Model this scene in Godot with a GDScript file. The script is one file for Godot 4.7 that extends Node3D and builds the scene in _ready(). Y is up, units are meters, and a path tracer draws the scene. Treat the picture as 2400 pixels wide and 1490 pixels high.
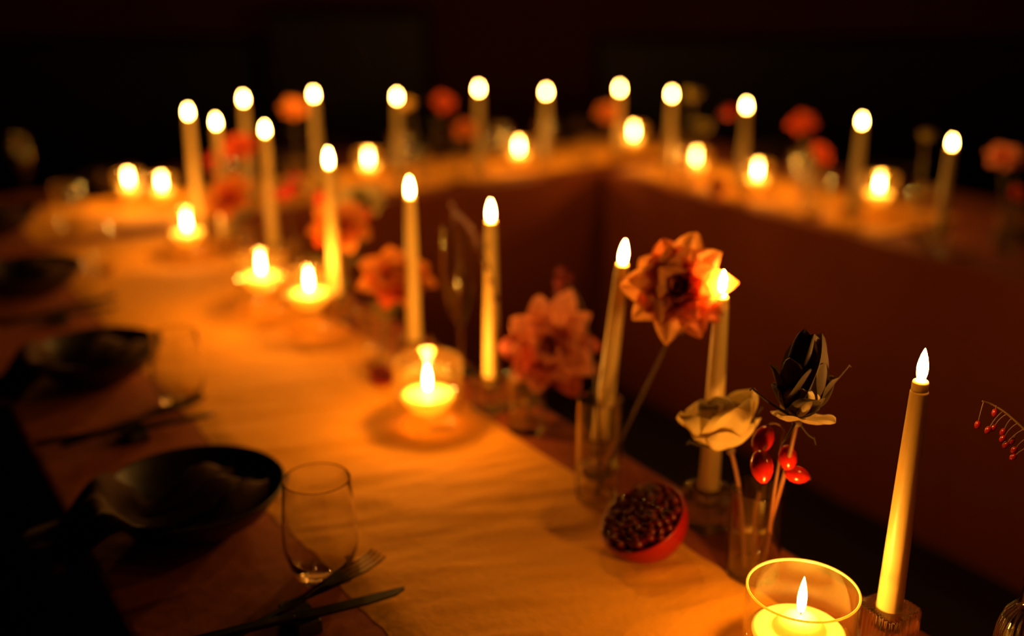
extends Node3D
# A candlelit dinner: three long tables set in a U, seen from beside the outer edge of one leg of the U.

const TOP := 0.74                      # height of the table tops
const UD := Vector2(-0.5561, -0.8311)  # world direction (x, z) along the two legs of the U, away from the camera
const ND := Vector2(0.8311, -0.5561)   # world direction (x, z) across the U
const TAPER_POWER := 0.006
const FLOAT_POWER := 0.041

var rng := RandomNumberGenerator.new()
var used := {}
var M := {}


# ---------------------------------------------------------------- geometry
class Shape:
	var v := PackedVector3Array()
	var n := PackedVector3Array()
	var idx := PackedInt32Array()

	func grid(rows: Array, wrap := false) -> Shape:
		var h: int = rows.size()
		var w: int = rows[0].size()
		var at := v.size()
		var nn := PackedVector3Array()
		nn.resize(h * w)
		for r in rows:
			v.append_array(r)
		for i in h - 1:
			for j in (w if wrap else w - 1):
				var a := i * w + j
				var b := i * w + (j + 1) % w
				for t in [[a, a + w, b], [b, a + w, b + w]]:
					var f: Vector3 = (v[at + t[2]] - v[at + t[0]]).cross(v[at + t[1]] - v[at + t[0]])
					if f.length_squared() > 1e-20:
						idx.append_array([at + t[0], at + t[1], at + t[2]])
						for k in t:
							nn[k] += f
		for k in nn.size():
			nn[k] = nn[k].normalized() if nn[k].length_squared() > 1e-30 else Vector3.UP
		n.append_array(nn)
		return self

	func add(o: Shape, x := Transform3D()) -> Shape:
		var at := v.size()
		var nb := x.basis.inverse().transposed()
		for p in o.v:
			v.append(x * p)
		for p in o.n:
			n.append((nb * p).normalized())
		for k in o.idx:
			idx.append(at + k)
		return self

	func out() -> Shape:               # turns a closed shape right side out
		var vol := 0.0
		for k in range(0, idx.size(), 3):
			vol += v[idx[k]].dot(v[idx[k + 1]].cross(v[idx[k + 2]]))
		if vol > 0.0:
			for k in range(0, idx.size(), 3):
				var t := idx[k + 1]
				idx[k + 1] = idx[k + 2]
				idx[k + 2] = t
			for k in n.size():
				n[k] = -n[k]
		return self

	func mesh() -> ArrayMesh:
		var a := []
		a.resize(Mesh.ARRAY_MAX)
		a[Mesh.ARRAY_VERTEX] = v
		a[Mesh.ARRAY_NORMAL] = n
		a[Mesh.ARRAY_INDEX] = idx
		var m := ArrayMesh.new()
		m.add_surface_from_arrays(Mesh.PRIMITIVE_TRIANGLES, a)
		return m


func ring(r: float, y: float, segs: int) -> PackedVector3Array:
	var row := PackedVector3Array()
	for k in segs:
		var a := TAU * k / segs
		row.append(Vector3(cos(a) * r, y, sin(a) * r))
	return row


func lathe(profile: Array, segs := 40) -> Shape:
	var rows := []
	for p in profile:
		rows.append(ring(p[0], p[1], segs))
	return Shape.new().grid(rows, true).out()


func loops(rows: Array) -> Shape:      # stacked closed loops, capped at both ends
	var all := []
	for e in [0, -1]:
		var c := Vector3()
		for p in rows[e]:
			c += p
		c /= rows[e].size()
		var cap := PackedVector3Array()
		cap.resize(rows[e].size())
		cap.fill(c)
		all.append(cap)
	return Shape.new().grid([all[0], rows[0]], true).grid(rows, true).grid([rows[-1], all[1]], true)


func prism(poly: PackedVector2Array, y0: float, y1: float, bevel := 0.001) -> Shape:
	var c := Vector2()
	for p in poly:
		c += p
	c /= poly.size()
	var rows := []
	for lv in [[y0, bevel], [y0 + bevel, 0.0], [y1 - bevel, 0.0], [y1, bevel]]:
		var row := PackedVector3Array()
		for p in poly:
			var q: Vector2 = p - (p - c).normalized() * lv[1]
			row.append(Vector3(q.x, lv[0], q.y))
		rows.append(row)
	return loops(rows).out()


func rounded(w: float, d: float, r: float, per := 4) -> PackedVector2Array:
	var poly := PackedVector2Array()
	for k in 4:
		var c := Vector2((w / 2 - r) * [1, -1, -1, 1][k], (d / 2 - r) * [1, 1, -1, -1][k])
		for j in per + 1:
			poly.append(c + Vector2.from_angle(PI / 2 * (k + float(j) / per)) * r)
	return poly


func box(w: float, h: float, d: float, r := 0.004) -> Shape:
	return prism(rounded(w, d, r, 2), 0, h, minf(r, h * 0.3))


func tube(path: Array, r0: float, r1: float, segs := 8) -> Shape:
	var rows := []
	var side := Vector3()
	for k in path.size():
		var dir: Vector3 = (path[mini(k + 1, path.size() - 1)] - path[maxi(k - 1, 0)]).normalized()
		if side == Vector3():
			side = dir.cross(Vector3.RIGHT if absf(dir.x) < 0.8 else Vector3.UP).normalized()
		side = (side - dir * side.dot(dir)).normalized()
		var up := dir.cross(side)
		var r := lerpf(r0, r1, float(k) / (path.size() - 1))
		var row := PackedVector3Array()
		for j in segs:
			var a := TAU * j / segs
			row.append(path[k] + (side * cos(a) + up * sin(a)) * r)
		rows.append(row)
	return loops(rows).out()


func ball(rx: float, ry: float, segs := 14, rings := 9) -> Shape:
	var rows := []
	for k in rings + 1:
		var a := PI * k / rings
		rows.append(ring(maxf(sin(a), 0.0) * rx, -cos(a) * ry, segs))
	return Shape.new().grid(rows, true).out()


func bend(a: Vector3, b: Vector3, c: Vector3, d: Vector3, count := 12) -> Array:
	var path := []
	for k in count + 1:
		path.append(a.bezier_interpolate(b, c, d, float(k) / count))
	return path


func facing(dir: Vector3, twist := 0.0) -> Basis:   # a basis whose y points along dir
	var y := dir.normalized()
	var x := y.cross(Vector3.FORWARD if absf(y.z) < 0.9 else Vector3.RIGHT).normalized()
	return Basis(x, y, x.cross(y)).rotated(y, twist)


# ---------------------------------------------------------------- materials
func lin(r: float, g: float, b: float) -> Color:
	return Color(r, g, b).linear_to_srgb()


func mat(called: String, r: float, g: float, b: float, rough := 0.7, through := Color.BLACK) -> StandardMaterial3D:
	var m := StandardMaterial3D.new()
	m.resource_name = called
	m.albedo_color = lin(r, g, b)
	m.roughness = rough
	m.cull_mode = BaseMaterial3D.CULL_DISABLED
	if through != Color.BLACK:
		m.backlight_enabled = true
		m.backlight = through.linear_to_srgb()
	M[called] = m
	return m


func noise_map(freq: float, seed_: int, size := 512, octaves := 4) -> NoiseTexture2D:
	var f := FastNoiseLite.new()
	f.seed = seed_
	f.frequency = freq
	f.fractal_octaves = octaves
	var t := NoiseTexture2D.new()
	t.width = size
	t.height = size
	t.seamless = true
	t.noise = f
	return t


func relief(m: StandardMaterial3D, freq: float, seed_: int, tiles: float, cm: float) -> void:
	m.heightmap_enabled = true
	m.heightmap_texture = noise_map(freq, seed_)
	m.heightmap_scale = cm
	m.uv1_triplanar = true
	m.uv1_world_triplanar = true
	m.uv1_scale = Vector3.ONE * tiles


func make_materials() -> void:
	relief(mat("cloth", 0.235, 0.045, 0.003, 0.9), 0.02, 3, 2.0, 0.10)
	relief(mat("runner", 0.74, 0.345, 0.014, 0.9), 0.03, 5, 4.0, 0.06)
	var w := mat("wax", 0.93, 0.84, 0.42, 0.45, Color(0.9, 0.8, 0.35))
	w.subsurf_scatter_enabled = true
	w.subsurf_scatter_strength = 0.35
	mat("taper_wax", 0.74, 0.54, 0.18, 0.42)
	mat("rim_glint", 0.9, 0.8, 0.4, 0.25, Color(0.8, 0.7, 0.3))  # pale diffuse colour stands in for light caught on the rim
	mat("wick", 0.03, 0.02, 0.015, 0.9)
	var f := mat("flame", 1, 0.9, 0.7, 1.0)
	f.emission_enabled = true
	f.emission = lin(1.0, 0.44, 0.085)
	f.emission_energy_multiplier = 150.0
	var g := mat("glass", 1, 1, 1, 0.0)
	g.albedo_color = Color(1.0, 0.82, 0.45, 0.011)  # faint amber tint paints in the glow reflected from wax and water
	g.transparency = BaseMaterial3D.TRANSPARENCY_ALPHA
	var wa := mat("water", 1, 1, 1, 0.0)
	wa.albedo_color = Color(0.15, 0.13, 0.09, 0.03)
	wa.transparency = BaseMaterial3D.TRANSPARENCY_ALPHA
	var s := mat("solid_glass", 1, 1, 1, 0.0)
	s.albedo_color = Color(1, 1, 1, 0.0)
	s.refraction_enabled = true
	s.refraction_scale = 0.05
	mat("stem", 0.09, 0.045, 0.015, 0.6)
	mat("twig", 0.20, 0.075, 0.02, 0.6)
	mat("leaf", 0.14, 0.14, 0.035, 0.6, Color(0.12, 0.12, 0.02))
	mat("olive", 0.30, 0.24, 0.05, 0.7, Color(0.25, 0.2, 0.04))
	mat("dried", 0.038, 0.022, 0.007, 0.8, Color(0.05, 0.03, 0.01))
	mat("dried_light", 0.34, 0.25, 0.10, 0.6, Color(0.15, 0.11, 0.04))  # light on the rosebud's lower petals put into colour; also inside one olive head
	mat("pale", 0.72, 0.56, 0.20, 0.7, Color(0.35, 0.28, 0.08))
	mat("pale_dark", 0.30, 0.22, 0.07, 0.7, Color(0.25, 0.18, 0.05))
	mat("yellow", 0.75, 0.5, 0.10, 0.7, Color(0.4, 0.26, 0.04))
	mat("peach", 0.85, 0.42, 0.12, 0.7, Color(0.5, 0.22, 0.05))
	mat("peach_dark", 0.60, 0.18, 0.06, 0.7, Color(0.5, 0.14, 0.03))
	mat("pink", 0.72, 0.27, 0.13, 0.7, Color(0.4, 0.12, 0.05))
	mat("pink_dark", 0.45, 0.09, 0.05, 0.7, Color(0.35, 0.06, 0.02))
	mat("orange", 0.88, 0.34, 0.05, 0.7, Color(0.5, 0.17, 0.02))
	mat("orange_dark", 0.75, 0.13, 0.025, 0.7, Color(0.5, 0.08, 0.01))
	mat("red", 0.62, 0.035, 0.012, 0.25)
	mat("hip", 0.52, 0.014, 0.005, 0.2)
	mat("berry", 0.20, 0.006, 0.004, 0.25)
	mat("berry_brown", 0.10, 0.022, 0.010, 0.5)
	mat("aril", 0.11, 0.003, 0.004, 0.12)
	mat("rind", 0.30, 0.006, 0.004, 0.35)
	mat("pith", 0.16, 0.025, 0.015, 0.6)
	mat("dark_ceramic", 0.012, 0.006, 0.004, 0.35)
	relief(mat("napkin", 0.040, 0.014, 0.007, 0.9), 0.08, 8, 5.0, 0.1)
	relief(mat("napkin_warm", 0.10, 0.045, 0.02, 0.9), 0.08, 9, 5.0, 0.1)
	var b := mat("black_steel", 0.025, 0.018, 0.013, 0.28)
	b.metallic = 0.9
	relief(mat("plaster", 0.085, 0.015, 0.012, 0.95), 0.02, 11, 1.0, 0.6)
	relief(mat("floorboards", 0.02, 0.013, 0.009, 0.7), 0.02, 12, 1.5, 0.2)
	mat("ceiling_paint", 0.03, 0.02, 0.015, 0.95)
	mat("dark_wood", 0.012, 0.007, 0.005, 0.6)
	mat("brass", 0.2, 0.12, 0.03, 0.4)


# ---------------------------------------------------------------- nodes
func numbered(called: String) -> String:
	var k: int = used.get(called, 0)
	used[called] = k + 1
	return called if k == 0 else "%s_%03d" % [called, k]


func thing(called: String, label: String, category: String, at := Vector3.ZERO, group := "", turn := 0.0) -> Node3D:
	var o := Node3D.new()
	o.name = numbered(called)
	o.position = at
	o.rotation.y = turn
	add_child(o)
	o.set_meta("label", label)
	o.set_meta("category", category)
	if group:
		o.set_meta("group", group)
	return o


func part(called: String, s: Shape, m: String, parent: Node3D, label := "") -> MeshInstance3D:
	return put(called, s.mesh(), m, parent, label)


func put(called: String, mesh: Mesh, m: String, parent: Node3D, label := "") -> MeshInstance3D:
	var o := MeshInstance3D.new()
	o.name = called
	o.mesh = mesh
	o.material_override = M[m]
	parent.add_child(o, true)
	if label:
		o.set_meta("label", label)
	return o


func struct(called: String, s: Shape, m: String, at: Vector3) -> MeshInstance3D:
	var o := put(called, s.mesh(), m, self)
	o.name = called
	o.position = at
	o.set_meta("kind", "structure")
	o.set_meta("label", called.replace("_", " ") + " of the dark dining room")
	return o


func tp(u: float, n: float, h := 0.0) -> Vector3:   # table frame: u along the legs, n across the U, h above the table top
	return Vector3(u * UD.x + n * ND.x, TOP + h, u * UD.y + n * ND.y)


func lamp(parent: Node3D, at: Vector3, power: float) -> void:
	var l := OmniLight3D.new()
	l.name = "flame_light"
	l.position = at
	l.light_color = lin(1.0, 0.335, 0.018)
	l.light_energy = power
	l.light_size = 0.006
	l.omni_range = 14.0
	l.omni_attenuation = 2.0
	l.shadow_enabled = true
	parent.add_child(l)


# ---------------------------------------------------------------- candles and glass
func flame_shape(r: float, h: float) -> Shape:
	var prof := []
	for p in [[0.0, 0.0], [0.62, 0.01], [0.80, 0.06], [0.93, 0.18], [1.0, 0.34], [0.92, 0.50], [0.73, 0.66], [0.47, 0.81], [0.22, 0.93], [0.06, 0.985], [0.0, 1.0]]:
		prof.append([p[0] * r, p[1] * h])
	return lathe(prof, 16)


func taper(u: float, n: float, hf: float, label: String, lean := Vector2.ZERO) -> void:
	# hf: height of the middle of the flame above the table
	var o := thing("taper_candle", label, "candle", tp(u, n, 0.036), "tall ivory taper candles")
	var top := hf - 0.036 - 0.018
	o.basis = facing(Vector3(lean.x, 1, lean.y))
	part("wax_body", lathe([[0, 0], [0.0118, 0], [0.0124, 0.003], [0.0132, 0.02], [0.0122, top * 0.35], [0.0105, top * 0.7], [0.0088, top - 0.013], [0.0087, top - 0.0115], [0.0080, top - 0.0105]], 28), "taper_wax", o)
	part("wax_tip", lathe([[0.0080, top - 0.0105], [0.0079, top - 0.003], [0.0072, top - 0.0008], [0.0058, top], [0.0046, top - 0.0012], [0.0040, top - 0.002], [0, top - 0.002]], 28), "taper_wax", o)
	var f := part("flame", flame_shape(0.0054, 0.032 if u < 1.9 and n < 1 else 0.024), "flame", o)
	f.position.y = top + 0.0008
	lamp(o, Vector3(0, top + 0.015, 0), TAPER_POWER * (1.7 if u < 1.1 and n < 1 else 0.8))


var holder_mesh: ArrayMesh
func holder(u: float, n: float, label: String, turn := 0.0) -> void:
	if holder_mesh == null:
		var segs := 216
		var rows := []
		for lv in [[0.0, 0.97], [0.002, 1.0], [0.055, 1.0], [0.057, 0.97]]:
			var row := PackedVector3Array()
			for k in segs:
				var a := TAU * k / segs
				var sq := 1.0 / maxf(absf(cos(a)), absf(sin(a)))   # a square with rounded corners
				var r := 0.0235 * minf(sq, 1.28) * (1.0 + 0.042 * cos(a * 36.0)) * float(lv[1])
				row.append(Vector3(cos(a) * r, lv[0], sin(a) * r))
			rows.append(row)
		rows.append(ring(0.0150, 0.0572, segs))
		rows.append(ring(0.0144, 0.0562, segs))
		rows.append(ring(0.0140, 0.036, segs))
		rows.append(ring(0.0001, 0.0355, segs))
		holder_mesh = loops(rows).out().mesh()
	var o := thing("candle_holder", label, "holder", tp(u, n), "ribbed glass candle holders", turn)
	put("glass_block", holder_mesh, "solid_glass", o)


func cup(r: float, h: float, wall: float, floor_: float) -> Shape:
	return lathe([[0, 0], [r * 0.93, 0], [r * 0.985, 0.0015], [r, 0.005], [r, h - 0.001], [r - wall * 0.5, h], [r - wall, h - 0.001], [r - wall, floor_ + 0.003], [r - wall - 0.003, floor_], [0, floor_]], 56)


func torus(r: float, tube_r: float, y: float) -> Shape:
	var rows := []
	for k in 9:
		var a := TAU * k / 8
		rows.append(ring(r + cos(a) * tube_r, y + sin(a) * tube_r, 72))
	return Shape.new().grid(rows, true).out()


func candle_vase(u: float, n: float, r: float, h: float, level: float, label: String) -> void:
	var o := thing("candle_vase", label, "vase", tp(u, n), "clear glass cylinders with floating candles")
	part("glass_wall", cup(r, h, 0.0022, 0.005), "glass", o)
	part("rim", torus(r - 0.0011, 0.0012, h), "rim_glint" if r > 0.055 else "glass", o)
	part("water", lathe([[0, 0.007], [r - 0.004, 0.007], [r - 0.004, level], [0, level]], 40), "water", o)


func floating_candle(u: float, n: float, r: float, y: float, hf: float, label: String, dome := false, power := 1.0) -> void:
	var o := thing("floating_candle", label, "candle", tp(u, n, y), "floating candles")
	var body := [[0, -0.020], [r * 0.45, -0.020], [r * 0.62, -0.016], [r * 0.86, -0.006], [r * 0.97, 0.001], [r, 0.005], [r * 0.985, 0.0075], [r * 0.93, 0.0088], [r * 0.85, 0.0090], [r * 0.6, 0.0100]]
	if dome:
		body += [[r * 0.56, 0.0105], [r * 0.54, 0.012], [r * 0.48, 0.018], [r * 0.36, 0.023], [r * 0.2, 0.026], [0, 0.0265]]
	else:
		body += [[r * 0.4, 0.011], [r * 0.15, 0.012], [0, 0.012]]
	part("wax", lathe(body, 44), "wax", o)
	var top := 0.0265 if dome else 0.012
	part("wick", tube([Vector3(0, top - 0.002, 0), Vector3(0.0003, top + 0.004, 0), Vector3(0.001, top + 0.0075, 0)], 0.0009, 0.0008, 6), "wick", o)
	var fh := 0.040
	var f := part("flame", flame_shape(0.0048, fh), "flame", o)
	f.position = Vector3(0, top + 0.0045, 0)
	lamp(o, Vector3(0, top + 0.0045 + fh * 0.6, 0), FLOAT_POWER * power)


func bud_vase(u: float, n: float, r: float, h: float, label: String, level := 0.04, solid := false) -> void:
	var o := thing("bud_vase", label, "vase", tp(u, n), "clear glass bud vases")
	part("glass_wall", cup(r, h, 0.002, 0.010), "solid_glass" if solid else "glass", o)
	if solid:
		part("water", lathe([[0, 0.0105], [r - 0.0026, 0.0105], [r - 0.0026, level], [0, level]], 40), "water", o)
		return
	part("base", lathe([[0, 0.0008], [r * 0.9, 0.0008], [r * 0.95, 0.003], [r * 0.95, 0.0075], [r * 0.85, 0.0092], [0, 0.0092]], 40), "solid_glass", o)
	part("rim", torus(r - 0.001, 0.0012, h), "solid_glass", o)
	part("water", lathe([[0, 0.012], [r - 0.0035, 0.012], [r - 0.0035, level], [0, level]], 32), "water", o)


func tumbler(u: float, n: float, label: String, k := 1.0, solid := false) -> void:
	var o := thing("tumbler", label, "glass", tp(u, n), "stemless drinking glasses")
	var outer := [[0, 0.0], [0.026, 0.0], [0.0295, 0.0025], [0.036, 0.018], [0.0405, 0.035], [0.0415, 0.048], [0.0405, 0.070], [0.0385, 0.095], [0.0365, 0.1195]]
	var inner := [[0.0358, 0.1205], [0.0350, 0.1195], [0.0370, 0.095], [0.0390, 0.070], [0.0399, 0.048], [0.0388, 0.036], [0.0335, 0.018], [0.022, 0.0125], [0, 0.0115]]
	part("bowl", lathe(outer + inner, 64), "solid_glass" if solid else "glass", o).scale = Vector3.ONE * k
	if solid:
		return
	part("base", lathe([[0, 0.0008], [0.0245, 0.0008], [0.0282, 0.003], [0.0325, 0.013], [0.031, 0.0135], [0.021, 0.0118], [0, 0.0108]], 48), "solid_glass", o).scale = Vector3.ONE * k
	part("rim", torus(0.0358, 0.0009, 0.1205), "solid_glass", o).scale = Vector3.ONE * k


func stem_glass(u: float, n: float, label: String, bowl_r: float, mouth_r: float, foot_h: float, h: float) -> void:
	var o := thing("stem_glass", label, "glass", tp(u, n), "stemmed glasses")
	part("foot", lathe([[0, 0], [0.031, 0], [0.033, 0.0012], [0.031, 0.0026], [0.012, 0.005], [0.0045, 0.009], [0, 0.0095]], 40), "solid_glass", o)
	part("stem", lathe([[0, 0.009], [0.0045, 0.009], [0.0036, 0.02], [0.0034, foot_h * 0.7], [0.005, foot_h], [0, foot_h + 0.002]], 20), "solid_glass", o)
	var t := 0.0015
	var b := h - foot_h
	part("bowl", lathe([[0, foot_h], [0.006, foot_h + 0.001], [bowl_r * 0.6, foot_h + b * 0.14], [bowl_r * 0.9, foot_h + b * 0.32], [bowl_r, foot_h + b * 0.52], [(bowl_r + mouth_r) / 2, foot_h + b * 0.8], [mouth_r, h], [mouth_r - t, h], [(bowl_r + mouth_r) / 2 - t, foot_h + b * 0.8], [bowl_r - t, foot_h + b * 0.52], [bowl_r * 0.9 - t, foot_h + b * 0.33], [bowl_r * 0.6 - t, foot_h + b * 0.16], [0, foot_h + 0.006]], 40), "solid_glass", o)


# ---------------------------------------------------------------- plants
func petal(length: float, width: float, th0: float, th1: float, curl: float, cup_: float, ruffle := 0.06, nu := 10, nv := 8, blunt := false) -> Shape:
	# grows from the origin in the (x outward, y up) plane; th: angle from the axis at the base and further out
	var rows := []
	var x := 0.0
	var y := 0.0
	var ph := rng.randf() * TAU
	var skew := rng.randf_range(-0.25, 0.25)
	for i in nu + 1:
		var s := float(i) / nu
		var th := lerpf(th0, th1, pow(s, 1.3)) + curl * pow(maxf(0.0, (s - 0.62) / 0.38), 1.5)
		if i > 0:
			x += sin(th) * length / nu
			y += cos(th) * length / nu
		var w := width * pow(sin(PI * clampf(pow(s, 0.62) * 0.985 + 0.01, 0, 1)), clampf(0.5 + 0.45 * curl, 0.6, 1.05)) + 0.0008 * (1.0 - s)
		if blunt:
			w = width * pow(maxf(0.0, 1.0 - pow(absf(2.0 * pow(s, 0.85) - 1.0), 2.8)), 0.5) + 0.0008
		var row := PackedVector3Array()
		for j in nv + 1:
			var t := 2.0 * j / nv - 1.0
			var lift := cup_ * t * t * w - ruffle * w * s * sin(t * 5.0 + ph + s * 3.0) - absf(t) * t * t * curl * 0.25 * w * s
			row.append(Vector3(x - cos(th) * lift, y + sin(th) * lift, t * w + skew * w * s * s))
		rows.append(row)
	return Shape.new().grid(rows)


func rose_petals(r: float, spiky: float, openness: float) -> Array:
	# [[shape, layer], ...]
	var out := []
	for layer in [[4, 0.62, 0.36, 0.02, 0.18, 0.10, 0.75], [5, 0.80, 0.50, 0.12, 0.55, 0.5, 0.55], [6, 1.0, 0.56, 0.35, 1.05, 0.8, 0.35], [7, 1.12, 0.58, 0.65, 1.5, 0.9, 0.22]]:
		var count: int = layer[0] + (3 if spiky > 0.95 else 0)
		var off := rng.randf() * TAU
		for k in count:
			var a := off + TAU * k / count + rng.randf_range(-0.15, 0.15)
			var s := petal(r * layer[1] * rng.randf_range(0.9, 1.1), r * layer[2] * lerpf(1.0, 0.72, spiky), layer[3] * openness, layer[4] * openness * rng.randf_range(0.85, 1.15), layer[5] * spiky * rng.randf_range(0.5, 1.3), layer[6], 0.10 if spiky < 0.95 else 0.18)
			out.append([Shape.new().add(s, Transform3D(Basis(Vector3.UP, a), Vector3(cos(a), 0, -sin(a)) * r * 0.05 * layer[1])), layer[1]])
	return out


func leaf_shape(length: float, width: float) -> Shape:
	return petal(length, width, 0.9, 1.5, 0.5, 0.25, 0.08, 8, 6)


func rose(label: String, c: Vector3, axis: Vector3, r: float, cols: Array, foot: Vector3, spiky := 0.7, openness := 1.0, near := false, sepals := 4, leaves := 1) -> void:
	# c: middle of the bloom, foot: where the stem stands in its vase
	var o := thing("rose", label, "flower", foot, "cut flowers in bud vases")
	var b := facing(axis, rng.randf() * TAU)
	var base := c - axis.normalized() * r * 0.42 - foot
	var petals := rose_petals(r, spiky, openness)
	var inner := Shape.new()
	var outer := Shape.new()
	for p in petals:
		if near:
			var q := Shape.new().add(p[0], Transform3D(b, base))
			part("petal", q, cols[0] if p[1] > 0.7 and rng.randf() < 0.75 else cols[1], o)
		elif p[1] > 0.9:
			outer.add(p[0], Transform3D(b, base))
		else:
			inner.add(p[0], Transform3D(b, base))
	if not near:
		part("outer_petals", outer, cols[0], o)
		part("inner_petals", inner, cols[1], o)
	part("hip_base", Shape.new().add(ball(r * 0.16, r * 0.2), Transform3D(Basis(), base - axis.normalized() * r * 0.06)), "stem", o)
	var path := bend(Vector3(0, 0.012, 0), Vector3(0, 0.07, 0) + Vector3(base.x, 0, base.z) * 0.15, base - axis.normalized() * 0.05, base)
	part("stem", tube(path, 0.0026, 0.0022), "stem", o)
	for k in sepals:
		var a := TAU * k / maxi(sepals, 1) + 0.4
		part("sepal", Shape.new().add(petal(r * 0.7, r * 0.12, 1.3, 2.1, -0.9, 0.3), Transform3D(b * Basis(Vector3.UP, a), base)), "leaf", o)
	for k in leaves:
		var p: Vector3 = path[8 - 2 * k]
		part("leaf", Shape.new().add(leaf_shape(r * 0.95, r * 0.3), Transform3D(Basis(Vector3.UP, rng.randf() * TAU), p)), "leaf", o)


func cup_rose(label: String, base: Vector3, axis: Vector3, layers: Array, foot: Vector3, tendrils: Array) -> void:
	# a dried rose: petals that close over each other from one base; tendrils: [tip, radius] of dry sepals
	var o := thing("rose", label, "flower", foot, "cut flowers in bud vases")
	var b := facing(axis)
	var at := base - foot
	var ph := rng.randf() * TAU
	for l in layers:
		ph += 0.6
		for k in int(l[0]):
			var a: float = ph + TAU * k / l[0] + rng.randf_range(-0.22, 0.22)
			var p := petal(l[1] * rng.randf_range(0.86, 1.06), l[2] * rng.randf_range(0.9, 1.1), l[3], l[4] + rng.randf_range(-0.08, 0.08), l[5] * rng.randf_range(0.4, 1.3), l[6], 0.22, 16, 12, true)
			part("petal", Shape.new().add(p, Transform3D(b * Basis(Vector3.UP, a), at)), l[7], o)
	part("hip_base", Shape.new().add(ball(0.0058, 0.007), Transform3D(Basis(), at - axis.normalized() * 0.003)), "stem", o)
	part("stem", tube(bend(Vector3(0, 0.012, 0), Vector3(0, 0.06, 0) + Vector3(at.x, 0, at.z) * 0.2, at - axis.normalized() * 0.06, at), 0.0030, 0.0026), "twig", o)
	for t in tendrils:
		var q: Vector3 = t[0] - foot
		var mid: Vector3 = at.lerp(q, 0.6) - Vector3(0, 0.006, 0)
		part("sepal", tube(bend(at, at.lerp(mid, 0.5), mid, q - Vector3(0, 0.002, 0), 8) + [q, q + (q - at).normalized() * 0.004 - Vector3(0, 0.006, 0)], t[1] * 1.4, t[1] * 0.4, 6), "dried", o)


func berry_sprig(label: String, foot: Vector3, tip_path: Array, berries: Array, r: float, m: String, hang := 0.012) -> void:
	# tip_path: points the twig passes; berries: points
	var o := thing("berry_sprig", label, "branch", foot, "sprigs of red berries")
	var pts := [Vector3(0, 0.012, 0)]
	for p in tip_path:
		pts.append(p - foot)
	var smooth := []
	for k in pts.size() - 1:
		var p0: Vector3 = pts[maxi(k - 1, 0)]
		var p3: Vector3 = pts[mini(k + 2, pts.size() - 1)]
		for j in 5:
			smooth.append(pts[k].cubic_interpolate(pts[k + 1], p0, p3, j / 5.0))
	smooth.append(pts[-1])
	part("twig", tube(smooth, 0.0022, 0.0008, 7), "stem" if m != "berry_brown" else "berry_brown", o)
	var bm := ball(r, r * 1.45).mesh()
	for p in berries:
		var q: Vector3 = p - foot
		var best: Vector3 = smooth[0]
		for s in smooth:
			if s.distance_to(q) < best.distance_to(q):
				best = s
		var dir := (best - q).normalized()
		var f := put("berry", bm, m, o)
		f.basis = facing(dir + Vector3(0, 0.4, 0))
		f.position = q
		part("stalk", tube(bend(best, best.lerp(q, 0.3) + Vector3(0, 0.004, 0), q + dir * r * 1.6 + Vector3(0, 0.004, 0), q + dir * r, 6), 0.0006, 0.0006, 5), "stem", o)


func rose_hip(u: float, n: float, h: float, r: float, dir: Vector3, parent: Node3D, origin: Vector3) -> void:
	var o := part("rose_hip", lathe([[0, -1.35 * r], [0.30 * r, -1.32 * r], [0.62 * r, -1.1 * r], [0.93 * r, -0.5 * r], [r, 0], [0.93 * r, 0.55 * r], [0.66 * r, 1.1 * r], [0.36 * r, 1.4 * r], [0.28 * r, 1.5 * r], [0, 1.46 * r]], 24), "hip", parent)
	o.position = tp(u, n, h) - origin
	o.basis = facing(dir)
	var s := Shape.new()
	for k in 5:
		s.add(petal(r * 0.5, r * 0.12, 0.5, 1.1, 0.6, 0.3, 0.05, 5, 3), Transform3D(Basis(Vector3.UP, TAU * k / 5), Vector3(0, 1.42 * r, 0)))
	part("calyx", s, "wick", o)


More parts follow.
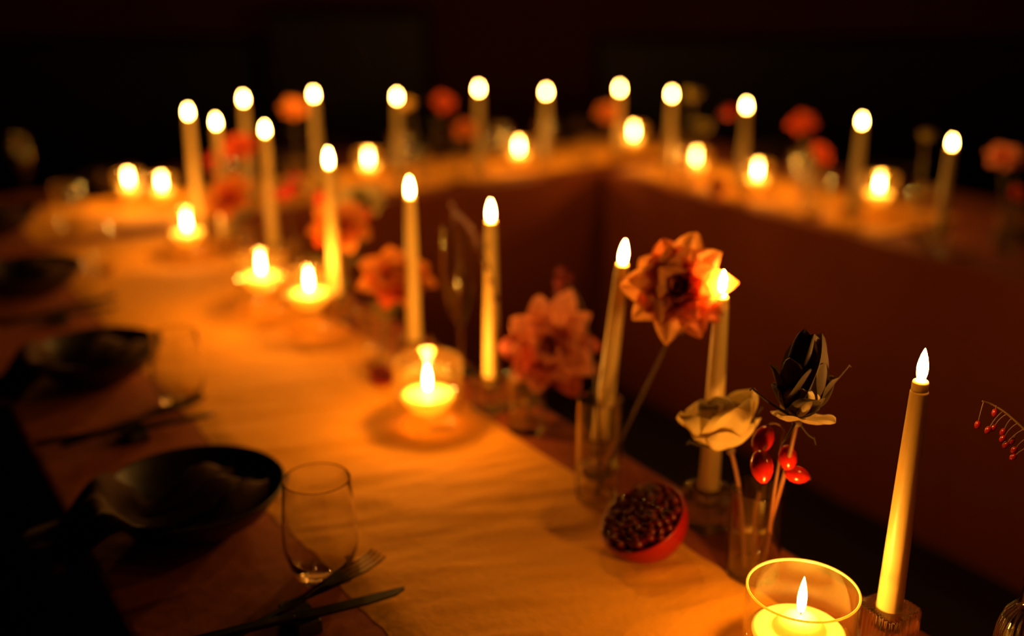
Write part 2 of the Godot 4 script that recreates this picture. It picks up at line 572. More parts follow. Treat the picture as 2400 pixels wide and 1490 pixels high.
func pomegranate(u: float, n: float, r: float, up: Vector3, label: String, seeds := true) -> void:
	var o := thing("pomegranate_half", label, "fruit", tp(u, n), "halved pomegranates")
	var b := facing(up)
	var at := Vector3(0, r * 0.985, 0)
	var prof := [[0, -r]]
	for k in 10:
		var a := PI / 2 * (k + 1) / 10
		prof.append([sin(a) * r, -cos(a) * r])
	prof += [[r * 0.985, r * 0.03], [r * 0.93, r * 0.02], [r * 0.88, -r * 0.05]]
	var rind := part("rind", lathe(prof, 40), "rind", o)
	rind.basis = b
	rind.position = at
	var flesh := part("flesh", lathe([[r * 0.93, r * 0.015], [r * 0.87, -r * 0.04], [r * 0.6, -r * 0.12], [r * 0.3, -r * 0.10], [0, -r * 0.06]], 40), "pith", o)
	flesh.basis = b
	flesh.position = at
	if not seeds:
		var am := Shape.new()
		for k in 40:
			var a := k * 2.399963
			var d := r * 0.86 * sqrt((k + 0.5) / 40.0)
			am.add(ball(r * 0.1, r * 0.12, 8, 6), Transform3D(Basis(), Vector3(cos(a) * d, -r * 0.02, sin(a) * d)))
		var all := part("arils", am, "aril", o)
		all.basis = b
		all.position = at
		return
	for k in 6:                        # thin membranes between the chambers
		var a := TAU * k / 6 + 0.3
		var e := part("membrane", Shape.new().add(box(r * 0.85, 0.004, 0.0016, 0.0006), Transform3D(Basis(Vector3.UP, a), Vector3(cos(a), 0, -sin(a)) * r * 0.45 + Vector3(0, -r * 0.06, 0))), "pith", o)
		e.basis = b
		e.position = at
	var aril := ball(0.0050, 0.0062, 10, 7).mesh()
	for k in 85:
		var a := k * 2.399963
		var d := r * 0.87 * sqrt((k + 0.5) / 85.0)
		var e := put("aril", aril, "aril", o)
		e.transform = Transform3D(b, at) * Transform3D(facing(Vector3(rng.randf_range(-0.6, 0.6), 1, rng.randf_range(-0.6, 0.6))), Vector3(cos(a) * d, rng.randf_range(-0.002, 0.004) + 0.006 * (1.0 - pow(d / r, 2)), sin(a) * d))


# ---------------------------------------------------------------- place settings
func plate(u: float, n: float, label: String, r := 0.105) -> void:
	var o := thing("plate", label, "plate", tp(u, n, 0.002), "dark plates")
	part("bowl", lathe([[0, 0], [r * 0.5, 0], [r * 0.56, 0.003], [r * 0.8, 0.020], [r * 0.97, 0.046], [r, 0.0525], [r * 0.988, 0.054], [r * 0.962, 0.0525], [r * 0.90, 0.040], [r * 0.76, 0.022], [r * 0.56, 0.009], [0, 0.0065]], 56), "dark_ceramic", o)


func napkin(u: float, n: float, label: String, turn: float, m := "napkin", tail := true, r := 0.108) -> void:
	# a square of linen folded into a fan that stands in the plate, its tail falling over the rim towards the diner
	var o := thing("napkin", label, "napkin", tp(u, n, 0.002), "cloth napkins on the plates", turn)
	var f := FastNoiseLite.new()
	f.seed = int(u * 1000)
	f.frequency = 9.0
	var rows := []
	for i in 33:
		var s := i / 32.0                                  # 0: inner end, 1: end of the tail
		var row := PackedVector3Array()
		var spread := lerpf(0.055, 0.085, s) if s < 0.5 else lerpf(0.085, 0.062, (s - 0.5) * 2)
		var x := lerpf(0.075, -0.185 if tail else -0.07, s)
		for j in 25:
			var t := j / 24.0 * 2 - 1
			var fold := 0.5 + 0.5 * cos(t * 9.0 + sin(s * 4.0))
			var z := t * spread + 0.02 * sin(s * 5.0)
			var q := Vector2(x + 0.012 * sin(t * 3.0), z).length() / r
			var under_it := 0.006
			for lv in [[0.0, 0.008, 0.56, 0.011], [0.56, 0.011, 0.76, 0.024], [0.76, 0.024, 0.90, 0.042], [0.90, 0.042, 0.96, 0.0545], [0.96, 0.0545, 1.02, 0.058], [1.02, 0.058, 1.14, 0.050], [1.14, 0.050, 1.45, 0.006]]:
				if q >= lv[0] and q < lv[2]:
					under_it = lerpf(lv[1], lv[3], (q - lv[0]) / (lv[2] - lv[0]))
			if not tail and r > 1.0:
				under_it = 0.003
			var stand := 0.042 * exp(-pow((s - 0.18) / 0.16, 2)) * fold
			row.append(Vector3(x + 0.012 * sin(t * 3.0), under_it + stand + 0.010 * fold * (1.0 - 0.5 * s) + 0.003 * (1.0 + f.get_noise_2d(s * 0.3 + u, t * 0.1)), z))
		rows.append(row)
	var under := []
	for i in rows.size():
		var row := PackedVector3Array()
		for p in rows[i]:
			row.append(p - Vector3(0, 0.0018, 0))
		under.append(row)
	part("folded_linen", Shape.new().grid(rows).grid(under), m, o)


func flat_blade(points: Array, thick: float) -> Shape:
	var poly := PackedVector2Array()
	for p in points:
		poly.append(Vector2(p[0], p[1]))
	return prism(poly, 0, thick, thick * 0.3)


func knife(at: Vector3, turn: float, label: String) -> void:
	var o := thing("knife", label, "knife", at, "black table knives", turn)
	o.scale = Vector3.ONE * 1.12
	part("handle", flat_blade([[-0.115, -0.0045], [-0.118, 0], [-0.115, 0.0045], [-0.06, 0.0055], [0.0, 0.0045], [0.0, -0.0045], [-0.06, -0.0055]], 0.005), "black_steel", o)
	part("blade", flat_blade([[0.0, -0.0045], [0.0, 0.006], [0.02, 0.0095], [0.07, 0.0095], [0.1, 0.006], [0.11, 0.0], [0.112, -0.0045]], 0.0022), "black_steel", o).position.y = 0.0012


func fork(at: Vector3, turn: float, label: String) -> void:
	var o := thing("fork", label, "fork", at, "black table forks", turn)
	o.scale = Vector3.ONE * 1.12
	part("handle", flat_blade([[-0.105, -0.004], [-0.107, 0], [-0.105, 0.004], [-0.03, 0.0032], [0.03, 0.0032], [0.045, 0.009], [0.06, 0.0118], [0.06, -0.0118], [0.045, -0.009], [0.03, -0.0032], [-0.03, -0.0032]], 0.0035), "black_steel", o)
	for k in 4:
		part("tine", Shape.new().add(tube([Vector3(0.059, 0.0018, 0), Vector3(0.08, 0.0005, 0), Vector3(0.1, 0.002, 0), Vector3(0.108, 0.0045, 0)], 0.0019, 0.0012, 6), Transform3D(Basis(), Vector3(0, 0, (k - 1.5) * 0.0064))), "black_steel", o)


func rest(at: Vector3, turn: float, label: String) -> void:
	var o := thing("cutlery_rest", label, "cutlery rest", at, "black cutlery rests", turn)
	part("block", box(0.030, 0.020, 0.056, 0.003), "dark_ceramic", o)


func setting(u: float, n: float, where: String, turn := 0.0) -> void:
	# the cutlery of one place: knife and fork leaning together on a rest; n runs from the diner to the middle of the table
	var dir := atan2(-ND.y, ND.x) + turn
	var at := tp(u, n)
	rest(at, dir, "black block cutlery rest " + where)
	var along := Vector3(cos(dir), 0, -sin(dir))
	var side := Vector3(-sin(dir), 0, -cos(dir))
	knife(at + along * -0.010 - side * 0.012 + Vector3(0, 0.0205, 0), dir - 0.17, "black table knife lying on the cutlery rest " + where)
	fork(at + along * 0.004 + side * 0.014 + Vector3(0, 0.0205, 0), dir + 0.28, "black table fork lying on the cutlery rest " + where)


# ---------------------------------------------------------------- tables and room
func tablecloth(u0: float, u1: float, n0: float, n1: float, label: String, sides: Array) -> void:
	# sides: how far the falling cloth ripples at the low-u, high-u, low-n and high-n side
	var o := thing("tablecloth", label, "tablecloth", Vector3(), "rust linen tablecloths")
	var per := []
	var w := n1 - n0
	var l := u1 - u0
	var nu := int(l / 0.02)
	var nw := int(w / 0.02)
	for k in nu:
		per.append([u0 + l * k / nu, n0, 2])
	for k in nw:
		per.append([u1, n0 + w * k / nw, 1])
	for k in nu:
		per.append([u1 - l * k / nu, n1, 3])
	for k in nw:
		per.append([u0, n1 - w * k / nw, 0])
	var f := FastNoiseLite.new()
	f.seed = int(w * 100) + 7
	f.frequency = 3.2
	var rows := []
	for lv in [[-1.0, 0.0], [0.3, 0.0], [0.012, 0.0], [0.003, -0.0012], [0.0006, -0.004], [0.0, -0.012], [-0.002, -0.1], [-0.006, -0.25], [-0.010, -0.5], [-0.012, -0.735]]:
		var row := PackedVector3Array()
		for p in per:
			var inset: float = lv[0]
			var drop: float = lv[1]
			var u: float = p[0]
			var n: float = p[1]
			if inset < 0 and drop == 0.0:
				u = clampf(u, u0 + w / 2, u1 - w / 2)
				n = (n0 + n1) / 2
			elif inset > 0:
				u = clampf(u, u0 + minf(inset, w * 0.45), u1 - minf(inset, w * 0.45))
				n = clampf(n, n0 + minf(inset, w * 0.45), n1 - minf(inset, w * 0.45))
			else:
				var amp: float = sides[p[2]] * minf(1.0, absf(drop) * 1.8)
				var push := amp * (0.5 + 0.5 * sin((u - n) * 21.0 + 4.0 * f.get_noise_2d(u, n)))
				u += push * [-1, 1, 0, 0][p[2]]
				n += push * [0, 0, -1, 1][p[2]]
			row.append(tp(u, n, drop))
		rows.append(row)
	part("cloth", Shape.new().grid(rows, true), "cloth", o)


func runner(u0: float, u1: float, n0: float, n1: float, label: String, along_u: bool) -> void:
	var o := thing("table_runner", label, "table runner", Vector3(), "pale gauze table runners")
	var f := FastNoiseLite.new()
	f.seed = int(u0 * 10) + 31
	f.frequency = 1.0
	f.fractal_octaves = 3
	var g := FastNoiseLite.new()
	g.seed = 4
	g.frequency = 2.0
	var nu := int((u1 - u0) / 0.009)
	var nn := int((n1 - n0) / 0.011)
	var rows := []
	for i in nu + 1:
		var row := PackedVector3Array()
		for j in nn + 1:
			var s := float(i) / nu
			var t := float(j) / nn
			var e0 := 0.012 * g.get_noise_1d(s * (u1 - u0) * 3.0) if along_u else 0.0
			var u := lerpf(u0, u1, s)
			var n := lerpf(n0 + e0, n1 + e0 * 0.5, t)
			# creases run across the runner, a little askew
			var a := (u * 13.0 + n * 3.5) if along_u else (n * 13.0 + u * 3.0)
			var b := (n * 2.6) if along_u else (u * 2.6)
			var ridge := 1.0 - absf(f.get_noise_2d(a, b))
			var wave := f.get_noise_2d(a * 0.4 + 40, b * 0.7)
			var h := 0.0016 + 0.0030 * pow(ridge, 3.0) + 0.0030 * (wave + 0.5)
			var rim := minf(1.0, minf(t, 1.0 - t) * 14.0)
			row.append(tp(u, n, 0.0006 + maxf(h, 0.0008) * rim))
		rows.append(row)
	var under := []
	for row in rows:
		var low := PackedVector3Array()
		for p in row:
			low.append(Vector3(p.x, TOP + 0.0005, p.z))
		under.append(low)
	part("cloth", Shape.new().grid(rows).grid(under), "runner", o)


func sideboard(called: String, x: float, w: float, h: float, d: float, doors: int, label: String) -> void:
	var o := thing(called, label, "cabinet", Vector3(x, 0, -6.32))
	part("body", Shape.new().add(box(w, h - 0.03, d, 0.006)), "dark_wood", o)
	var t := part("top", box(w + 0.04, 0.03, d + 0.03, 0.006), "dark_wood", o)
	t.position.y = h - 0.03
	for k in doors:
		var dw := w / doors
		var e := part("door", box(dw - 0.02, h - 0.14, 0.018, 0.003), "dark_wood", o)
		e.position = Vector3(-w / 2 + dw * (k + 0.5), 0.06, d / 2 + 0.009)
		var kn := part("knob", ball(0.012, 0.012), "brass", e)
		kn.position = Vector3(dw * 0.38, (h - 0.14) * 0.6, 0.02)


func _ready() -> void:
	rng.seed = 20
	# camera
	var cam := Camera3D.new()
	cam.name = "camera"
	add_child(cam)
	cam.position = Vector3(0, TOP + 0.70, 0)
	cam.rotation_degrees = Vector3(-19.3, 0, 0)
	var lens := CameraAttributesPhysical.new()
	lens.frustum_focal_length = 39.79
	lens.frustum_focus_distance = 1.03
	lens.frustum_near = 0.05
	lens.frustum_far = 60.0
	lens.exposure_aperture = 1.45
	cam.attributes = lens
	cam.fov = 33.57
	cam.near = 0.05
	cam.current = true
	# environment: a closed room at night, lit by its candles alone
	var env := Environment.new()
	env.background_mode = Environment.BG_COLOR
	env.background_color = Color.BLACK
	env.tonemap_mode = Environment.TONE_MAPPER_LINEAR
	env.tonemap_exposure = 1.0
	env.sdfgi_enabled = true
	env.ssao_enabled = true
	env.ssil_enabled = true
	var world := WorldEnvironment.new()
	world.name = "world"
	world.environment = env
	add_child(world)
	make_materials()
	# room
	struct("floor", box(11.0, 0.2, 11.0), "floorboards", Vector3(0, -0.2, -1.7))
	struct("ceiling", box(11.0, 0.2, 11.0), "ceiling_paint", Vector3(0, 3.1, -1.7))
	struct("wall_back", box(11.0, 3.1, 0.2), "plaster", Vector3(0, 0, -6.65))
	struct("wall_front", box(11.0, 3.1, 0.2), "plaster", Vector3(0, 0, 3.3))
	struct("wall_left", box(0.2, 3.1, 9.75), "plaster", Vector3(-5.3, 0, -1.675))
	struct("wall_right", box(0.2, 3.1, 9.75), "plaster", Vector3(5.3, 0, -1.675))
	sideboard("sideboard", -2.95, 2.9, 0.94, 0.4, 5, "long low dark sideboard against the back wall beside the taller cabinet")
	sideboard("cabinet", -0.92, 0.86, 1.09, 0.42, 2, "dark cabinet standing a little taller than the sideboards beside it")
	sideboard("sideboard", 2.45, 3.9, 0.94, 0.4, 6, "dark sideboard against the back wall behind the far leg of the tables")
	# tables
	tablecloth(-0.9, 2.715, 0.19, 0.914, "rust linen cloth falling to the floor over the table nearest the viewer", [0.01, 0.0, 0.02, 0.008])
	tablecloth(2.735, 3.45, 0.19, 2.915, "rust linen cloth over the short table that joins the two long ones", [0.004, 0.015, 0.012, 0.012])
	tablecloth(-0.3, 2.715, 2.19, 2.915, "rust linen cloth over the long table opposite, its face in shadow", [0.01, 0.0, 0.008, 0.02])
	runner(-0.85, 2.70, 0.42, 0.815, "creased pale gauze runner under the floating candles of the near table", true)
	runner(2.80, 3.20, 0.43, 2.75, "creased pale gauze runner along the short joining table", false)
	runner(1.66, 2.70, 2.24, 2.60, "creased pale gauze runner along the long table opposite", true)  # stops short: shade on the rest of the table given by dark cloth
	candles()
	flowers()
	places()


func candles() -> void:
	var seat := ["beside the large glass cylinder at the front corner", "behind the pale dried rose and rose hips", "leaning behind the peach rose's vase", "crossed by the dark berry sprig", "behind the red-orange rose", "rising beyond the big orange rose", "tall beside the single orange rose", "short gap before the table's far end", "at the far end of the near table's row"]
	var seat_b := ["first on the joining table beyond the near row", "beside the amber rose on the joining table", "beside the small yellow rose on the joining table", "beyond the red roses on the joining table", "midway on the joining table", "at the corner where joining and opposite tables meet", "beside the olive flower heads on the opposite table", "between the two low lights of the opposite table", "beside the glowing cylinder far along the opposite table", "last of the row on the opposite table"]
	var where := [
		[0.558, 0.845, 0.328], [0.851, 0.870, 0.328], [1.025, 0.864, 0.328], [1.315, 0.841, 0.328], [1.531, 0.819, 0.328],
		[1.846, 0.816, 0.328], [2.264, 0.852, 0.328], [2.429, 0.797, 0.328], [2.622, 0.793, 0.328],
		[2.800, 1.000, 0.325], [2.800, 1.204, 0.322], [2.800, 1.466, 0.297], [2.800, 1.750, 0.301], [2.800, 2.006, 0.273],
		[2.800, 2.311, 0.263], [2.473, 2.250, 0.283], [2.157, 2.250, 0.284], [1.753, 2.250, 0.292], [1.490, 2.250, 0.275]]
	for k in where.size():
		var p: Array = where[k]
		var s: String = seat[k] if k < seat.size() else seat_b[k - seat.size()]
		var lean := Vector2.ZERO
		if k == 2:
			lean = Vector2(0.085, 0.0)
		var foot: Vector2 = Vector2(p[0], p[1])
		if k == 2:
			foot -= Vector2(-0.5561, 0.8311) * 0.026
		taper(foot.x, foot.y, p[2], "tall ivory taper candle with lit flame " + s, lean)
		holder(foot.x, foot.y, "ribbed glass holder of the taper " + s, 0.55 if k == 0 else 0.3 + 0.2 * k)
	var low := [
		[0.590, 0.745, 0.056, 0.096, 0.040, "in the large clear cylinder at the front corner"],
		[1.308, 0.720, 0.054, 0.112, 0.048, "in the glass cylinder beside the pink rose"],
		[1.803, 0.742, 0.052, 0.120, 0.074, "in the glass cylinder before the big orange rose"],
		[1.971, 0.711, 0.052, 0.120, 0.070, "in the glass cylinder just past the pair of lights"],
		[2.477, 0.719, 0.050, 0.105, 0.050, "in the cylinder beside the single orange rose"],
		[3.090, 0.745, 0.040, 0.095, 0.048, "in the cylinder at the outer corner of the tables"],
		[3.013, 0.816, 0.040, 0.090, 0.042, "in the cylinder paired with the one at the outer corner"],
		[3.009, 1.466, 0.045, 0.095, 0.042, "in the cylinder behind the short taper on the joining table"],
		[2.916, 1.979, 0.045, 0.095, 0.042, "in the cylinder mid-way along the joining table"],
		[2.838, 2.412, 0.045, 0.118, 0.064, "in the taller cylinder at the inner corner"],
		[2.444, 2.340, 0.045, 0.095, 0.045, "in the first cylinder of the opposite table"],
		[2.188, 2.350, 0.045, 0.095, 0.042, "in the cylinder beside the halved fruit on the opposite table"],
		[1.799, 2.411, 0.050, 0.118, 0.062, "in the cylinder far along the opposite table"]]
	for k in low.size():
		var p: Array = low[k]
		candle_vase(p[0], p[1], p[2], p[3], p[4] + 0.004, "clear water-filled " + p[5].replace("in the large clear cylinder", "glass cylinder, the largest one,").replace("in the ", "").replace("cylinder", "glass cylinder").replace("glass glass", "glass").replace("glass cylinder", "glass cylinder vase"))
		floating_candle(p[0], p[1], p[2] - (0.009 if k == 0 else 0.014), p[4], 0, "white floating candle burning " + p[5], k == 0, 0.6 if k == 0 or k > 3 else 1.0)


func flowers() -> void:
	# bud vases that stand along the inner side of the near table
	var va := tp(0.739, 0.837)
	bud_vase(0.739, 0.837, 0.031, 0.115, "straight glass bud vase holding the dark dried rose and rose hips", 0.05, true)
	bud_vase(0.983, 0.796, 0.030, 0.148, "tall glass bud vase with crossed stems of the peach rose", 0.05, true)
	bud_vase(1.217, 0.842, 0.029, 0.098, "short glass bud vase under the spiky pink rose", 0.04, true)
	bud_vase(1.573, 0.765, 0.028, 0.11, "glass bud vase under the red-orange rose")
	bud_vase(1.918, 0.797, 0.028, 0.11, "glass bud vase under the big orange rose")
	bud_vase(1.940, 0.864, 0.027, 0.10, "glass bud vase with the pale greenish flower head")
	bud_vase(2.270, 0.786, 0.028, 0.10, "glass bud vase of the single orange rose by the tall taper")
	bud_vase(2.130, 0.846, 0.027, 0.10, "glass bud vase with a sprig of bright red hips")
	bud_vase(2.520, 0.856, 0.028, 0.11, "glass bud vase with the rust brown rose near the far end")
	bud_vase(2.930, 1.190, 0.028, 0.11, "glass bud vase of the amber rose on the joining table")
	bud_vase(2.890, 1.590, 0.028, 0.10, "glass bud vase shared by yellow and red roses on the joining table")
	bud_vase(2.805, 1.672, 0.027, 0.09, "glass bud vase under the low orange rose on the joining table")
	bud_vase(2.860, 2.225, 0.027, 0.09, "glass bud vase of the orange rose at the inner corner")
	bud_vase(2.395, 2.262, 0.027, 0.11, "glass bud vase with olive heads on the opposite table")
	bud_vase(2.000, 2.360, 0.028, 0.10, "glass bud vase under the two deep orange roses opposite")
	bud_vase(1.700, 2.470, 0.027, 0.10, "glass bud vase of the lone olive head on the opposite table")
	bud_vase(1.400, 2.385, 0.028, 0.10, "glass bud vase at the frame's edge with two dusky roses")
	var bottle := thing("bottle_vase", "dark round-shouldered glass bottle at the very corner, holding the berry sprig", "vase", tp(0.432, 0.882))
	part("glass_wall", lathe([[0, 0], [0.026, 0], [0.0285, 0.003], [0.029, 0.01], [0.029, 0.070], [0.0275, 0.088], [0.0225, 0.104], [0.0150, 0.114], [0.0120, 0.120], [0.0115, 0.138], [0.0130, 0.141], [0.0115, 0.143], [0.0095, 0.140], [0.0095, 0.120], [0.0130, 0.112], [0.0205, 0.102], [0.0255, 0.087], [0.0268, 0.070], [0.0268, 0.014], [0.024, 0.009], [0, 0.008]], 56), "solid_glass", bottle)
	var rib := Shape.new()
	for k in 28:
		var a := TAU * k / 28
		var rp := []
		for q in [[0.0290, 0.012], [0.0292, 0.070], [0.0277, 0.088], [0.0227, 0.104], [0.0155, 0.1135]]:
			rp.append(Vector3(cos(a) * q[0], q[1], sin(a) * q[0]))
		rib.add(tube(rp, 0.0011, 0.0008, 6))
	part("ribs", rib, "solid_glass", bottle)
	var to_cam := Vector3(0, 0.35, 1)
	var d := Vector3(0.3, 0, 0.3)
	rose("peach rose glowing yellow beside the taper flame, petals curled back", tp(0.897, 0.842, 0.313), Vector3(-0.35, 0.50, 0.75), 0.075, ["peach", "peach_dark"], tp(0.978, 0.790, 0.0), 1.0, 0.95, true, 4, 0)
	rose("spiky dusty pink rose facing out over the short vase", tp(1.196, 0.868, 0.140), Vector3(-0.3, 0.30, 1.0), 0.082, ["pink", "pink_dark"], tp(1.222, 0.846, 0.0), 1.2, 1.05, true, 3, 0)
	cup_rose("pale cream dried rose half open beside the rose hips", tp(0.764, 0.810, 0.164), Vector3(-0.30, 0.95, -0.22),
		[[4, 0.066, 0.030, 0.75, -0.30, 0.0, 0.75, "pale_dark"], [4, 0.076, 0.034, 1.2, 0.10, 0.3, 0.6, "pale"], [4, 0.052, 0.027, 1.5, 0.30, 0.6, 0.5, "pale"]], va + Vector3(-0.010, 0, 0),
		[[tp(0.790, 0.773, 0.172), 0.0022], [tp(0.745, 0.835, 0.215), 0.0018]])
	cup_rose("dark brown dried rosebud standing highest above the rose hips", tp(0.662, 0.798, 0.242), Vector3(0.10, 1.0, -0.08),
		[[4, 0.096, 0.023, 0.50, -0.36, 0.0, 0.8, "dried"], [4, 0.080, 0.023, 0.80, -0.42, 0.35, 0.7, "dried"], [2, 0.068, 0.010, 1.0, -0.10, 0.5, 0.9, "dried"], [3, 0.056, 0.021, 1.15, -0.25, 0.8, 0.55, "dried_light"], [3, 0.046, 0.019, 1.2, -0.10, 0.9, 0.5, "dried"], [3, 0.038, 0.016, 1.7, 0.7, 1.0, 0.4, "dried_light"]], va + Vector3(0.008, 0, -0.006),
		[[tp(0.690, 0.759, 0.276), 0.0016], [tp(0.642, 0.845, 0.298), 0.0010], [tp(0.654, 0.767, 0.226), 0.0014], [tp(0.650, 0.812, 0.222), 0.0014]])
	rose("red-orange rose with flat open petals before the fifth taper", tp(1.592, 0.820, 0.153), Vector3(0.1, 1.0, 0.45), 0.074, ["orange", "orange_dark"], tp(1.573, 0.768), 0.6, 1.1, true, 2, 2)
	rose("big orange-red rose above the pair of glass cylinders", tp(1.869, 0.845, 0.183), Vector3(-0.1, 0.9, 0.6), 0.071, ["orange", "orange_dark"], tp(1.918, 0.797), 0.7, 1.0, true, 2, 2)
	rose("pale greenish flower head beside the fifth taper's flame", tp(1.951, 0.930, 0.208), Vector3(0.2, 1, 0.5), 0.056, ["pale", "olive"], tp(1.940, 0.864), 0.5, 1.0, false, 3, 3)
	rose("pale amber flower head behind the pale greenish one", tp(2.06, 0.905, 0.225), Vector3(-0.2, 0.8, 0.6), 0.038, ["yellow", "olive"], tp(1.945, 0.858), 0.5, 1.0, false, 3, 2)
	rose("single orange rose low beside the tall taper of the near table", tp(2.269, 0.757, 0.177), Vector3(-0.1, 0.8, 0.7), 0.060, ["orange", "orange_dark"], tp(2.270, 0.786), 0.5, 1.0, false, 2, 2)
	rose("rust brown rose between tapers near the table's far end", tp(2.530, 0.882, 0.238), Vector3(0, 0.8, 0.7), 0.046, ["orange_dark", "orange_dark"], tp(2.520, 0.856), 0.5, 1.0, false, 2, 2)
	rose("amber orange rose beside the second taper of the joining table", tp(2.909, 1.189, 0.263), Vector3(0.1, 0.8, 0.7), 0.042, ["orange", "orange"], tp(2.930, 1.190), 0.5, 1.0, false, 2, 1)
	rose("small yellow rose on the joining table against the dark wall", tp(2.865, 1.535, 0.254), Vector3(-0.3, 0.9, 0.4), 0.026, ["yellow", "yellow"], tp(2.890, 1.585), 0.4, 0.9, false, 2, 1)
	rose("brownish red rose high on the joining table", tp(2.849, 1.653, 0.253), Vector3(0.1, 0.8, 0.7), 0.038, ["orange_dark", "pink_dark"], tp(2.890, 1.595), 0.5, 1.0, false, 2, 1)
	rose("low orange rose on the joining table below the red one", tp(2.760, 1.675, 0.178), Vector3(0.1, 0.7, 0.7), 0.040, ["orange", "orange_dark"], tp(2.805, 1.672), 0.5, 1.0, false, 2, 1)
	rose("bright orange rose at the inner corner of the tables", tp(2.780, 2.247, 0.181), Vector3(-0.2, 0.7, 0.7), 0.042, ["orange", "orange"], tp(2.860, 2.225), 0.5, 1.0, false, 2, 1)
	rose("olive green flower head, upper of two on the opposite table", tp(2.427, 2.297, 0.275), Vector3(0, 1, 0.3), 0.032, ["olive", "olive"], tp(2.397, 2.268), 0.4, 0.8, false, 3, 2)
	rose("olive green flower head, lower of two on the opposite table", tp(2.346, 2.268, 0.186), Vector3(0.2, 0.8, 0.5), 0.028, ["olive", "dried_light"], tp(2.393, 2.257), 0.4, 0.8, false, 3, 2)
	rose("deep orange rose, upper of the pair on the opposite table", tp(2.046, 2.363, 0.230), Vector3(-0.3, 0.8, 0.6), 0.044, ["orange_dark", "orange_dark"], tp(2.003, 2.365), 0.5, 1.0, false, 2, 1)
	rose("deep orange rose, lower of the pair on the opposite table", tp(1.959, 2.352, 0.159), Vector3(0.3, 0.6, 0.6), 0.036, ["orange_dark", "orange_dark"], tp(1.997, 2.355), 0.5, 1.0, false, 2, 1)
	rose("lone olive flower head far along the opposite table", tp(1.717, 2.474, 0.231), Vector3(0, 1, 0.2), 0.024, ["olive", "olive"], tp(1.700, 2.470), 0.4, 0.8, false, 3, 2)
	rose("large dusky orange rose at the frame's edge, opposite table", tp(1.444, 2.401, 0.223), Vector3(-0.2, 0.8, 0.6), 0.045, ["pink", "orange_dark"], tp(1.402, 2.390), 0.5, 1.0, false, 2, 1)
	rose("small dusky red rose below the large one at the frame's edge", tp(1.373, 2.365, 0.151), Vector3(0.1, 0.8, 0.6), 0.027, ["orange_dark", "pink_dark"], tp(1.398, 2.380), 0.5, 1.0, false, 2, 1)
	# the rose hips in the front vase: two forked twigs with four fruits
	var hp := va + Vector3(0.012, 0, 0.010)
	var hips := thing("rose_hip_sprig", "twig with four shiny red rose hips in the front bud vase", "branch", hp)
	var k1 := tp(0.690, 0.808, 0.165) - hp
	part("twig", tube(bend(Vector3(-0.004, 0.012, 0), Vector3(0.004, 0.06, 0), k1 + Vector3(-0.004, -0.05, 0), k1, 10) + bend(k1, k1 + Vector3(0.002, 0.02, 0), k1 + Vector3(0.0, 0.035, 0), tp(0.690, 0.812, 0.212) - hp, 6).slice(1), 0.0032, 0.0014), "twig", hips)
	part("twig", tube(bend(Vector3(-0.012, 0.012, -0.004), Vector3(-0.014, 0.05, 0), Vector3(-0.02, 0.08, 0), Vector3(-0.014, 0.115, 0), 8), 0.003, 0.0026), "twig", hips)
	part("stalk", tube(bend(tp(0.690, 0.812, 0.212) - hp, tp(0.692, 0.808, 0.224) - hp, tp(0.698, 0.800, 0.226) - hp, tp(0.701, 0.794, 0.216) - hp, 8), 0.0011, 0.001), "twig", hips)
	part("stalk", tube(bend(k1, k1 + Vector3(0.008, 0.012, 0), tp(0.666, 0.800, 0.186) - hp, tp(0.666, 0.803, 0.178) - hp, 6), 0.0011, 0.001), "twig", hips)
	rose_hip(0.701, 0.793, 0.204, 0.0112, Vector3(-0.45, -1, 0.1), hips, hp)
	rose_hip(0.682, 0.773, 0.186, 0.0122, Vector3(0.1, -1, 0.45), hips, hp)
	rose_hip(0.675, 0.804, 0.190, 0.0098, Vector3(0.15, -1, 0.2), hips, hp)
	rose_hip(0.666, 0.810, 0.172, 0.0094, Vector3(1, -0.25, 0.1), hips, hp)
	# berry sprigs
	var b0 := tp(0.432, 0.882, 0.004)
	berry_sprig("dark twig of tiny red berries arching in at the very edge", b0, [b0 + Vector3(0.002, 0.14, 0.0), tp(0.440, 0.935, 0.20), tp(0.480, 0.945, 0.238), tp(0.515, 0.940, 0.262), tp(0.533, 0.934, 0.271), tp(0.540, 0.925, 0.275)],
		[tp(0.530, 0.933, 0.264), tp(0.537, 0.918, 0.252), tp(0.530, 0.926, 0.247), tp(0.528, 0.931, 0.249), tp(0.520, 0.936, 0.246), tp(0.518, 0.934, 0.240), tp(0.512, 0.940, 0.238), tp(0.515, 0.936, 0.234), tp(0.508, 0.940, 0.230), tp(0.506, 0.937, 0.224)], 0.0030, "berry")
	var b1 := tp(0.988, 0.802)
	var red := []
	for k in 9:
		red.append(tp(1.307 + rng.randf_range(-0.03, 0.03), 0.962 + rng.randf_range(-0.03, 0.03), 0.188 + rng.randf_range(-0.025, 0.032)))
	berry_sprig("cluster of dark red berries rising behind the pink rose", b1, [b1 + Vector3(-0.004, 0.13, -0.01), tp(1.20, 0.93, 0.19), tp(1.31, 0.965, 0.20)], red, 0.0062, "berry")
	var b2 := tp(1.476, 0.879)
	var brown := []
	for k in 12:
		var s := k / 11.0
		brown.append(tp(lerpf(1.47, 1.262, s), lerpf(0.866, 0.815, s), lerpf(0.295, 0.215, s * s) + rng.randf_range(-0.012, 0.008)))
	berry_sprig("brown berry sprig arching from the stemmed glass across a taper", b2 + Vector3(0, 0.07, 0), [b2 + Vector3(0.0, 0.20, 0), tp(1.47, 0.868, 0.285), tp(1.38, 0.845, 0.285), tp(1.29, 0.820, 0.25), tp(1.262, 0.812, 0.215)], brown, 0.0042, "berry_brown")
	var b3 := tp(2.130, 0.846)
	var hipsr := []
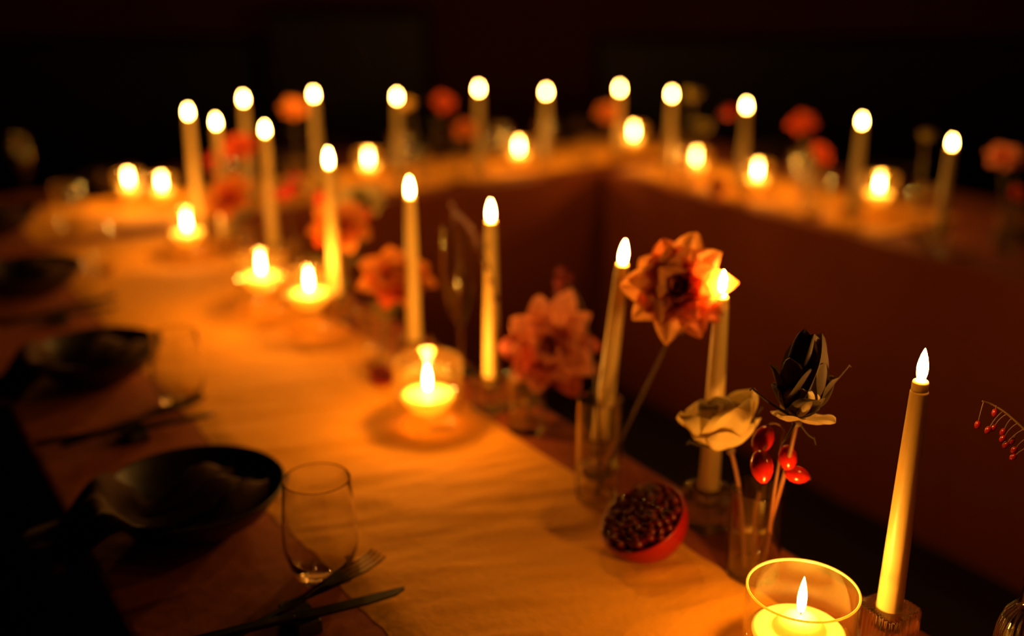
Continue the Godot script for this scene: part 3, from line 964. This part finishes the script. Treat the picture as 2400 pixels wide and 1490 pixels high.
	for k in 8:
		hipsr.append(tp(2.157 + rng.randf_range(-0.02, 0.02), 0.849 + rng.randf_range(-0.018, 0.018), 0.205 + rng.randf_range(-0.03, 0.03)))
	hipsr += [tp(2.018, 0.870, 0.214), tp(2.022, 0.866, 0.206)]
	berry_sprig("sprig of bright red hips between the orange roses", b3, [b3 + Vector3(0, 0.10, 0), tp(2.15, 0.850, 0.22), tp(2.08, 0.862, 0.235), tp(2.02, 0.870, 0.225)], hipsr, 0.0085, "hip")
	var b4 := tp(2.520, 0.860)
	var reds := []
	for k in 6:
		reds.append(tp(2.56 + rng.randf_range(-0.02, 0.02), 0.835 + rng.randf_range(-0.02, 0.02), 0.205 + rng.randf_range(-0.025, 0.025)))
	berry_sprig("sprig of red hips beside the rust brown rose", b4, [b4 + Vector3(0, 0.10, 0), tp(2.55, 0.84, 0.21)], reds, 0.0085, "hip")
	var b5 := tp(2.395, 2.268)
	var far := []
	for k in 5:
		far.append(tp(2.318 + rng.randf_range(-0.012, 0.012), 2.335 + rng.randf_range(-0.012, 0.012), 0.233 + rng.randf_range(-0.015, 0.015)))
	berry_sprig("sprig of red hips beside the olive heads on the opposite table", b5, [b5 + Vector3(0, 0.11, 0), tp(2.32, 2.335, 0.245)], far, 0.0075, "hip")
	pomegranate(0.842, 0.752, 0.055, Vector3(-0.42, 0.80, 0.20), "halved pomegranate with dark red seeds on the cloth before the vases")
	pomegranate(2.262, 2.262, 0.030, Vector3(-0.1, 0.9, 0.4), "small halved pomegranate between low lights on the opposite table", false)
	pomegranate(1.492, 0.7345, 0.022, Vector3(0.3, 0.8, 0.3), "small halved pomegranate behind the cylinder by the pink rose", false)


func places() -> void:
	var to_out := atan2(-ND.y, ND.x)
	plate(1.222, 0.328, "dark shallow bowl nearest the viewer with a standing folded napkin", 0.116)
	napkin(1.222, 0.328, "dark napkin folded in the bowl nearest the viewer", to_out, "napkin", true, 0.116)
	plate(1.800, 0.345, "second dark bowl along the near table, behind the second tumbler", 0.108)
	napkin(1.800, 0.345, "dark napkin in the second bowl along the near table", to_out + 0.1)
	plate(2.380, 0.345, "third dark bowl along the near table, far in the shade", 0.108)
	napkin(2.380, 0.345, "dark napkin in the third bowl along the near table", to_out)
	plate(2.960, 0.360, "fourth dark bowl, at the shadowed outer corner", 0.108)
	napkin(2.960, 0.360, "dark napkin in the fourth bowl at the shadowed corner", to_out)
	setting(0.942, 0.352, "beside the first bowl")
	setting(1.522, 0.332, "between the first and second bowls")
	setting(2.135, 0.350, "between the second and third bowls")
	tumbler(1.022, 0.414, "clear stemless tumbler standing in front of the first bowl", 1.06, true)
	tumbler(1.617, 0.430, "clear stemless tumbler by the second bowl, glints at its foot", 1.0, true)
	tumbler(2.437, 0.500, "clear tumbler by the third bowl catching one amber glint")
	tumbler(2.900, 0.540, "clear tumbler by the fourth bowl near the outer corner")
	stem_glass(3.262, 0.502, "wine glass alone in the dark at the outer end", 0.036, 0.028, 0.085, 0.205)
	stem_glass(1.476, 0.879, "stemmed flute glass with bright reflections between two tapers", 0.030, 0.027, 0.085, 0.262)
	# the joining table
	for a in [[0.75, "first"], [1.31, "second"], [1.90, "third"], [2.50, "fourth"]]:
		plate(3.29, a[0], "dark bowl on the joining table, %s from the outer corner" % a[1])
		napkin(3.29, a[0], "dark napkin on the joining table's %s bowl from the outer corner" % a[1], to_out - PI / 2, "napkin", false, 0.105)
	tumbler(3.150, 1.085, "clear tumbler on the joining table behind the amber rose")
	tumbler(3.120, 1.640, "clear tumbler on the joining table behind the red rose")
	tumbler(3.100, 2.220, "clear tumbler on the joining table near the inner corner")
	tumbler(3.080, 2.010, "clear tumbler behind the mid-way floating candle of the joining table")
	# the table opposite
	for a in [[0.90, "fourth"], [1.49, "third"], [2.07, "second"], [2.55, "first"]]:
		plate(a[0], 2.765, "dark bowl on the opposite table, %s from the inner corner" % a[1])
	for a in [[1.49, "third"], [2.07, "second"], [2.55, "first"]]:
		napkin(a[0], 2.765, "dark napkin on the opposite table's %s bowl from the corner" % a[1], to_out + PI, "napkin", false, 0.105)
	tumbler(2.149, 2.500, "clear tumbler by the low light of the opposite table")
	tumbler(1.890, 2.270, "clear tumbler at the inner edge of the opposite table")
	tumbler(1.600, 2.330, "clear tumbler beside the last taper of the opposite table")
	napkin(1.44, 2.545, "dark bunched napkin lying on the opposite table near the last taper", to_out + 0.5, "napkin", false, 2.0)
